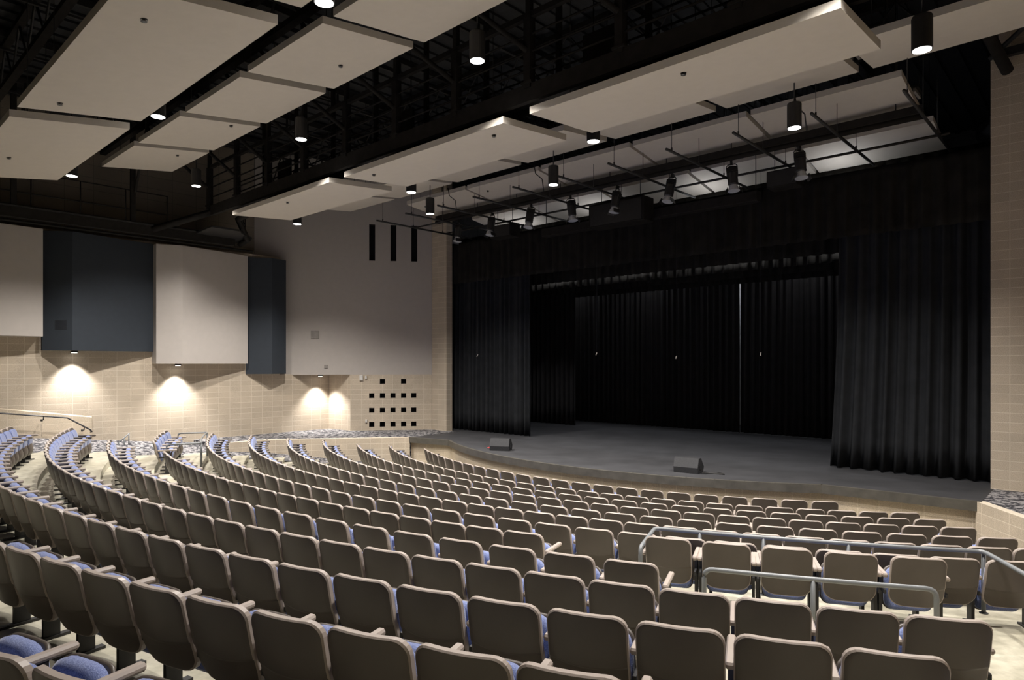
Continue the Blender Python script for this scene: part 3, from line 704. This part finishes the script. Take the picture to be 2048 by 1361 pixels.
for sd, nm in ((1, 'right'), (-1, 'left')):
    a0, a1 = .355*sd, .550*sd
    rr, re = (18.47, 19.40) if sd > 0 else (18.88, 19.68)
    if sd < 0: a0, a1 = -.372, -.520
    top = arcs(rr, a0, a1, zt)
    e0, e1 = (*pol(re, a0), zt), (*pol(re, a1), zt)
    f0, f1 = (*pol(re, a0), zf), (*pol(re, a1), zf)
    pts = [f0]+soft(f0, e0, top[0])+soft(e0, top[0], top[1])+top[1:-1]+soft(top[-2], top[-1], e1)+soft(top[-1], e1, f1)+[f1]
    railing(pts, [pol(rr, a) for a in ((.385, .425, .475, .550) if sd > 0 else (-.385, -.425, -.518))], zt, zf, 'grey pipe railing in front of the five accessible seats at %s' % nm)
    if sd < 0: continue
    a0, a1 = .393*sd, .497*sd; top = arcs(19.95, a0, a1, zt)
    f0, f1 = (*pol(19.95, a0), zf), (*pol(19.95, a1), zf)
    pts = [f0]+soft(f0, top[0], top[1])+top[1:-1]+soft(top[-2], top[-1], f1)+[f1]
    railing(pts, [pol(19.95, sd*.444)], zt, zf, 'grey pipe railing just behind the five accessible seats at %s' % nm)
root = empty('guard_railing', (-22.6, 6.8, -2.68), 'short sloping rail with three posts beside the far left wall', 'railing')
m = MB(); m.tube([(-22.6, 6.63, -2.49), (-22.62, 6.80, -2.35), (-22.66, 6.97, -2.21)], .02, 8); m.build('top_rail', M['pipegrey'], root)
for y, z in ((6.66, -2.47), (6.81, -2.34), (6.95, -2.23)):
    m = MB(); m.tube([(-22.56-(y-6.5)*.2, y, -2.70), (-22.56-(y-6.5)*.2, y, z)], .02, 8); m.build('post', M['pipegrey'], root)

# ------------------------------------------------------------------ seats
def slab(m, hw, z0, z1, Rt, Rb, yf, th, nx=10, seam=None, dome=0, curve=.03, rim=0, e=None):
    """curved rounded-rectangle slab; yf(z) is the rear face, th its thickness toward +y"""
    zs = sorted({z0+Rb*(1-math.cos(t*math.pi/2/4)) for t in range(5)}|{z1-Rt*(1-math.cos(t*math.pi/2/5)) for t in range(6)}|{z0+(z1-z0)*k/8 for k in range(2, 7)})
    if seam: zs = sorted(set(zs)|{seam-.006, seam+.006, seam-.02})
    def hwz(z):
        h_ = hw
        if z > z1-Rt: h_ = hw-Rt+math.sqrt(max(0, Rt*Rt-(z-(z1-Rt))**2))
        if z < z0+Rb: h_ = hw-Rb+math.sqrt(max(0, Rb*Rb-((z0+Rb)-z)**2))
        return h_
    def layer(inset, off, dm=0):
        L = []
        for z in zs:
            h_ = max(.01, hwz(z)*(hw-inset)/hw)
            zz = z0+inset+(z-z0)*(z1-z0-2*inset)/(z1-z0)
            for i in range(nx+1):
                x = -h_+2*h_*i/nx; sg = (x/hw)**2
                z_ = zz+(.028*sg-.01 if seam and abs(z-seam) < .03 else 0)
                lift = .006 if seam and z <= seam-.005 else 0
                bulge = dm*(1-sg)*(1-((z-(z0+z1)/2)/((z1-z0)/2))**2)
                L.append((x, yf(z)+off+curve*sg+lift+bulge, z_))
        return L
    e = e or min(.008, th*.3)
    layers = [layer(e, 0), layer(0, e), layer(0, th-e), layer(e, th, dome)]
    W = nx+1; H = len(zs); n = W*H; vs = [v for l in layers for v in l]; fs = []
    for j in range(H-1):
        for i in range(nx):
            a = j*W+i; fs.append((a, a+1, a+W+1, a+W)); b = 3*n+a; fs.append((b, b+W, b+W+1, b+1))
    loop = [i for i in range(W)]+[j*W+nx for j in range(1, H)]+[(H-1)*W+i for i in range(nx-1, -1, -1)]+[j*W for j in range(H-2, 0, -1)]
    for k in range(3):
        for p, q in zip(loop, loop[1:]+loop[:1]): fs.append((k*n+q, k*n+p, (k+1)*n+p, (k+1)*n+q))
    nf = len(vs) and 2*(H-1)*nx
    o_ = len(m.f); m.add(vs, fs, True)
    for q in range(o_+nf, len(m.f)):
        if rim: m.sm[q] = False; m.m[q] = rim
def yback(z):                                # reclined profile of the shell's rear face, y=0 at the top
    t = SH-z
    return .20*t if t < .34 else .068+.36*(t-.34)
mshell = MB(); slab(mshell, .256, .28, SH, .085, .13, yback, .048, 12, seam=.49, curve=.035, rim=1)  # rim faces coloured paler to stand for light from above
mpad = MB(); slab(mpad, .240, .33, SH-.06, .08, .07, lambda z: yback(z)+.046, .060, 8, dome=.02, curve=.03, e=.016)
def ring_tilt(mb_, ang, piv):                # rotate a slab about x through piv
    c, s = math.cos(ang), math.sin(ang)
    mb_.v = [(x, piv[0]+(y-piv[0])*c-(z-piv[1])*s, piv[1]+(y-piv[0])*s+(z-piv[1])*c) for x, y, z in mb_.v]; return mb_
TILT = -.10
mpan = MB(); slab(mpan, .235, .15, .61, .10, .08, lambda z: .46+.03*math.sin((z-.15)/.46*2*math.pi), .03, 8, curve=-.03); ring_tilt(mpan, TILT, (.43, .34))
mcush = MB(); slab(mcush, .228, .165, .618, .15, .08, lambda z: .46-.105, .105, 8, curve=.0, e=.03, dome=.012); ring_tilt(mcush, TILT, (.43, .34))
marm = MB(); marm.cbox((0, .35, SH-.235), (.056, .44, .042), .014)
mleg = MB()
mleg.box((0, .36, .30), (.032, .12, .56)); mleg.box((0, .33, .012), (.06, .32, .022)); mleg.box((0, .25, .42), (.022, .20, .04))
protos = {}
def seat_meshes():
    P = {}
    for nm, m_, mt in (('backrest', mshell, [M['shell'], M['arm_lit_rim']]), ('back_cushion', mpad, M['fabric']), ('seat_pan', mpan, M['shell']), ('seat_cushion', mcush, M['fabric']),
                       ('armrest', marm, M['arm_lit_rim']), ('support_leg', mleg, M['black'])):
        o = m_.build(nm, mt, None, True); P[nm] = o.data; C.objects.unlink(o); bpy.data.objects.remove(o)
    return P
SM = seat_meshes()
def place_seat(x, y, z, rz, arms, label, group):
    root = bpy.data.objects.new('theater_seat', None); C.objects.link(root); root.empty_display_size = .1
    root.location = (x, y, z+ZO); root.rotation_euler = (0, 0, rz); tag(root, label, 'theater seat', group)
    def part(nm, par, loc=(0, 0, 0)):
        o = bpy.data.objects.new(nm, SM[nm]); C.objects.link(o); o.parent = par; o.location = loc; return o
    b = part('backrest', root); part('back_cushion', b); p = part('seat_pan', root); part('seat_cushion', p)
    for ax in arms: part('armrest', root, (ax, 0, 0)); part('support_leg', root, (ax, 0, 0))
th = math.radians(42.616); Fv = (-math.sin(th), math.cos(th)); Rv = (math.cos(th), math.sin(th))
def project(x, y, z):
    d = x*Fv[0]+y*Fv[1]
    if d < .2: return None
    l = x*Rv[0]+y*Rv[1]; return 1024+1309.94*l/d, 725.65-1309.94*z/d, d
def nth(n): return '%d%s' % (n, 'th' if 10 <= n % 100 <= 20 else {1: 'st', 2: 'nd', 3: 'rd'}.get(n % 10, 'th'))
ROWN = ['front row', 'second row', 'third row', 'fourth row', 'fifth row', 'sixth row', 'seventh row', 'eighth row', 'ninth row', 'tenth row', 'eleventh row', 'twelfth row', 'thirteenth row']
seats = []
for n in range(13):
    r = R0+DR*n; s = PI_[n]/r; E = END[n]
    k0 = math.ceil((-ENDL[n]-PH[n])/s-.35); k1 = math.floor((E-s-PH[n])/s+.35)
    ks = list(range(k0, k1+1)); N = len(ks); vis = []
    for i, k in enumerate(ks):
        a = PH[n]+k*s+.242/r; x, y = pol(r, a); pr = project(x, y, TOP[n])
        ok = pr and -30-520/pr[2] < pr[0] < 2060+200/pr[2] and pr[1] < 1400
        vis.append((i, k, a, x, y, pr, ok))
    vv = [v for v in vis if v[6]]
    if not vv: continue
    left_cut = vis[0][6] is False or vis[0][6] is None or vis[0][5][0] < 20
    right_cut = not vis[-1][6] or vis[-1][5][0] > 1990
    M_ = len(vv)
    for j, (i, k, a, x, y, pr, ok) in enumerate(vv):
        if not right_cut and (left_cut or (N-1-i) < i): pos = 'right end' ; q = N-i
        elif not left_cut: pos = 'left end'; q = i+1
        else: pos = 'left photo edge'; q = j+1
        where = '%s from the %s in the %s from the stage' % (nth(q), pos, ROWN[n])
        if n == 0: where = '%s from the %s in the front row' % (nth(q), pos)
        arms = [s*r/2]
        if i == 0: arms.append(-s*r/2)
        seats.append((pr[2], x, y, TOP[n]-SH, a, arms, 'taupe folding seat, '+where, 'seats of the %s' % ROWN[n]))
seats.sort(key=lambda t: t[0])
NS = 290
for d, x, y, z, a, arms, lab, grp in seats[:NS]: place_seat(x, y, z, a, arms, lab, grp)
for sd, nm in ((1, 'right'), (-1, 'left')):
    for k, a in enumerate((.358, .3905, .4225, .4545, .487)):
        ra = 19.4 if sd > 0 else 20.0; aa = sd*(a+.242/19.4); x, y = pol(ra, aa)
        idx = k if sd > 0 else 4-k
        place_seat(x, y, -2.81, aa, [-.285, .285], 'taupe accessible seat behind the grey railing at %s, %s of five from the left' % (nm, ordn[idx]), 'accessible seats at the %s' % nm)
# the farthest, smallest seats of the house as one object
mb = MB()
for d, x, y, z, a, arms, lab, grp in seats[NS:]:
    c, s = math.cos(a), math.sin(a)
    for m_, mi, ofs in ((mshell, 0, 0), (mpan, 0, 0), (mpad, 1, 0), (mcush, 1, 0))+tuple((marm, 0, t) for t in arms)+tuple((mleg, 2, t) for t in arms):
        mb.k = mi; mb.add([(x+(vx+ofs)*c-vy*s, y+(vx+ofs)*s+vy*c, z+vz) for vx, vy, vz in m_.v], m_.f, m_ not in (marm, mleg))
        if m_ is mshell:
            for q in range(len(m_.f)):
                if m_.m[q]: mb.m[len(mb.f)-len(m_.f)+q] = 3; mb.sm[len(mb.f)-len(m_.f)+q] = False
if seats[NS:]:
    o = mb.build('theater_seats', [M['shell'], M['fabric'], M['black'], M['arm_lit_rim']])
    tag(o, 'the farthest small theater seats at the left ends of the curved rows', 'theater seats', kind='stuff')
print('SEATS', len(seats), 'rows', [sum(1 for t in seats if t[7].endswith(ROWN[n])) for n in range(13)])
for n, nm in ((1, 'second'), (2, 'third'), (3, 'fourth')):
    a = -ENDL[n]-.012; x, y = pol(R0+DR*n-.30, a); root = empty('row_marker', (x, y, FL[n]+.10), 'small white and blue plate low at the left end of the %s row' % nm, 'marker', 'row end plates', a)
    m = MB(); m.box((-.03, 0, .14), (.012, .09, .26)); m.build('plate', M['white'], root, True)
    m = MB(); m.box((-.038, .02, .14), (.006, .04, .26)); m.build('stripe', M['fabric'], root, True)
root = empty('paper_folder', (-17.15, 5.55, -2.655), 'small blue, white and yellow folder on the floor left of the eighth row', 'folder', None, .5)
m = MB(); m.box((0, 0, .012), (.22, .30, .02)); m.build('cover', M['white'], root, True)
m = MB(); m.box((-.06, 0, .024), (.07, .30, .004)); m.build('blue_stripe', M['blue'], root, True)
m = MB(); m.box((.09, 0, .024), (.03, .30, .004)); m.build('yellow_stripe', M['yellow'], root, True)
# black nosing along the concrete edge at the lower right
mb = MB()
for n in range(9, 13):
    a = LIM[n]; r1 = R0+DR*n+.10; p = pol(r1-DR, a); q = pol(r1, a)
    mb.tube([(p[0], p[1], FL[n]+.0), (q[0], q[1], FL[n]+.0)], .03, 6)
struct(mb.build('trim_2', M['black']))
dd = [o for o in bpy.data.objects if o.users_collection == ()]
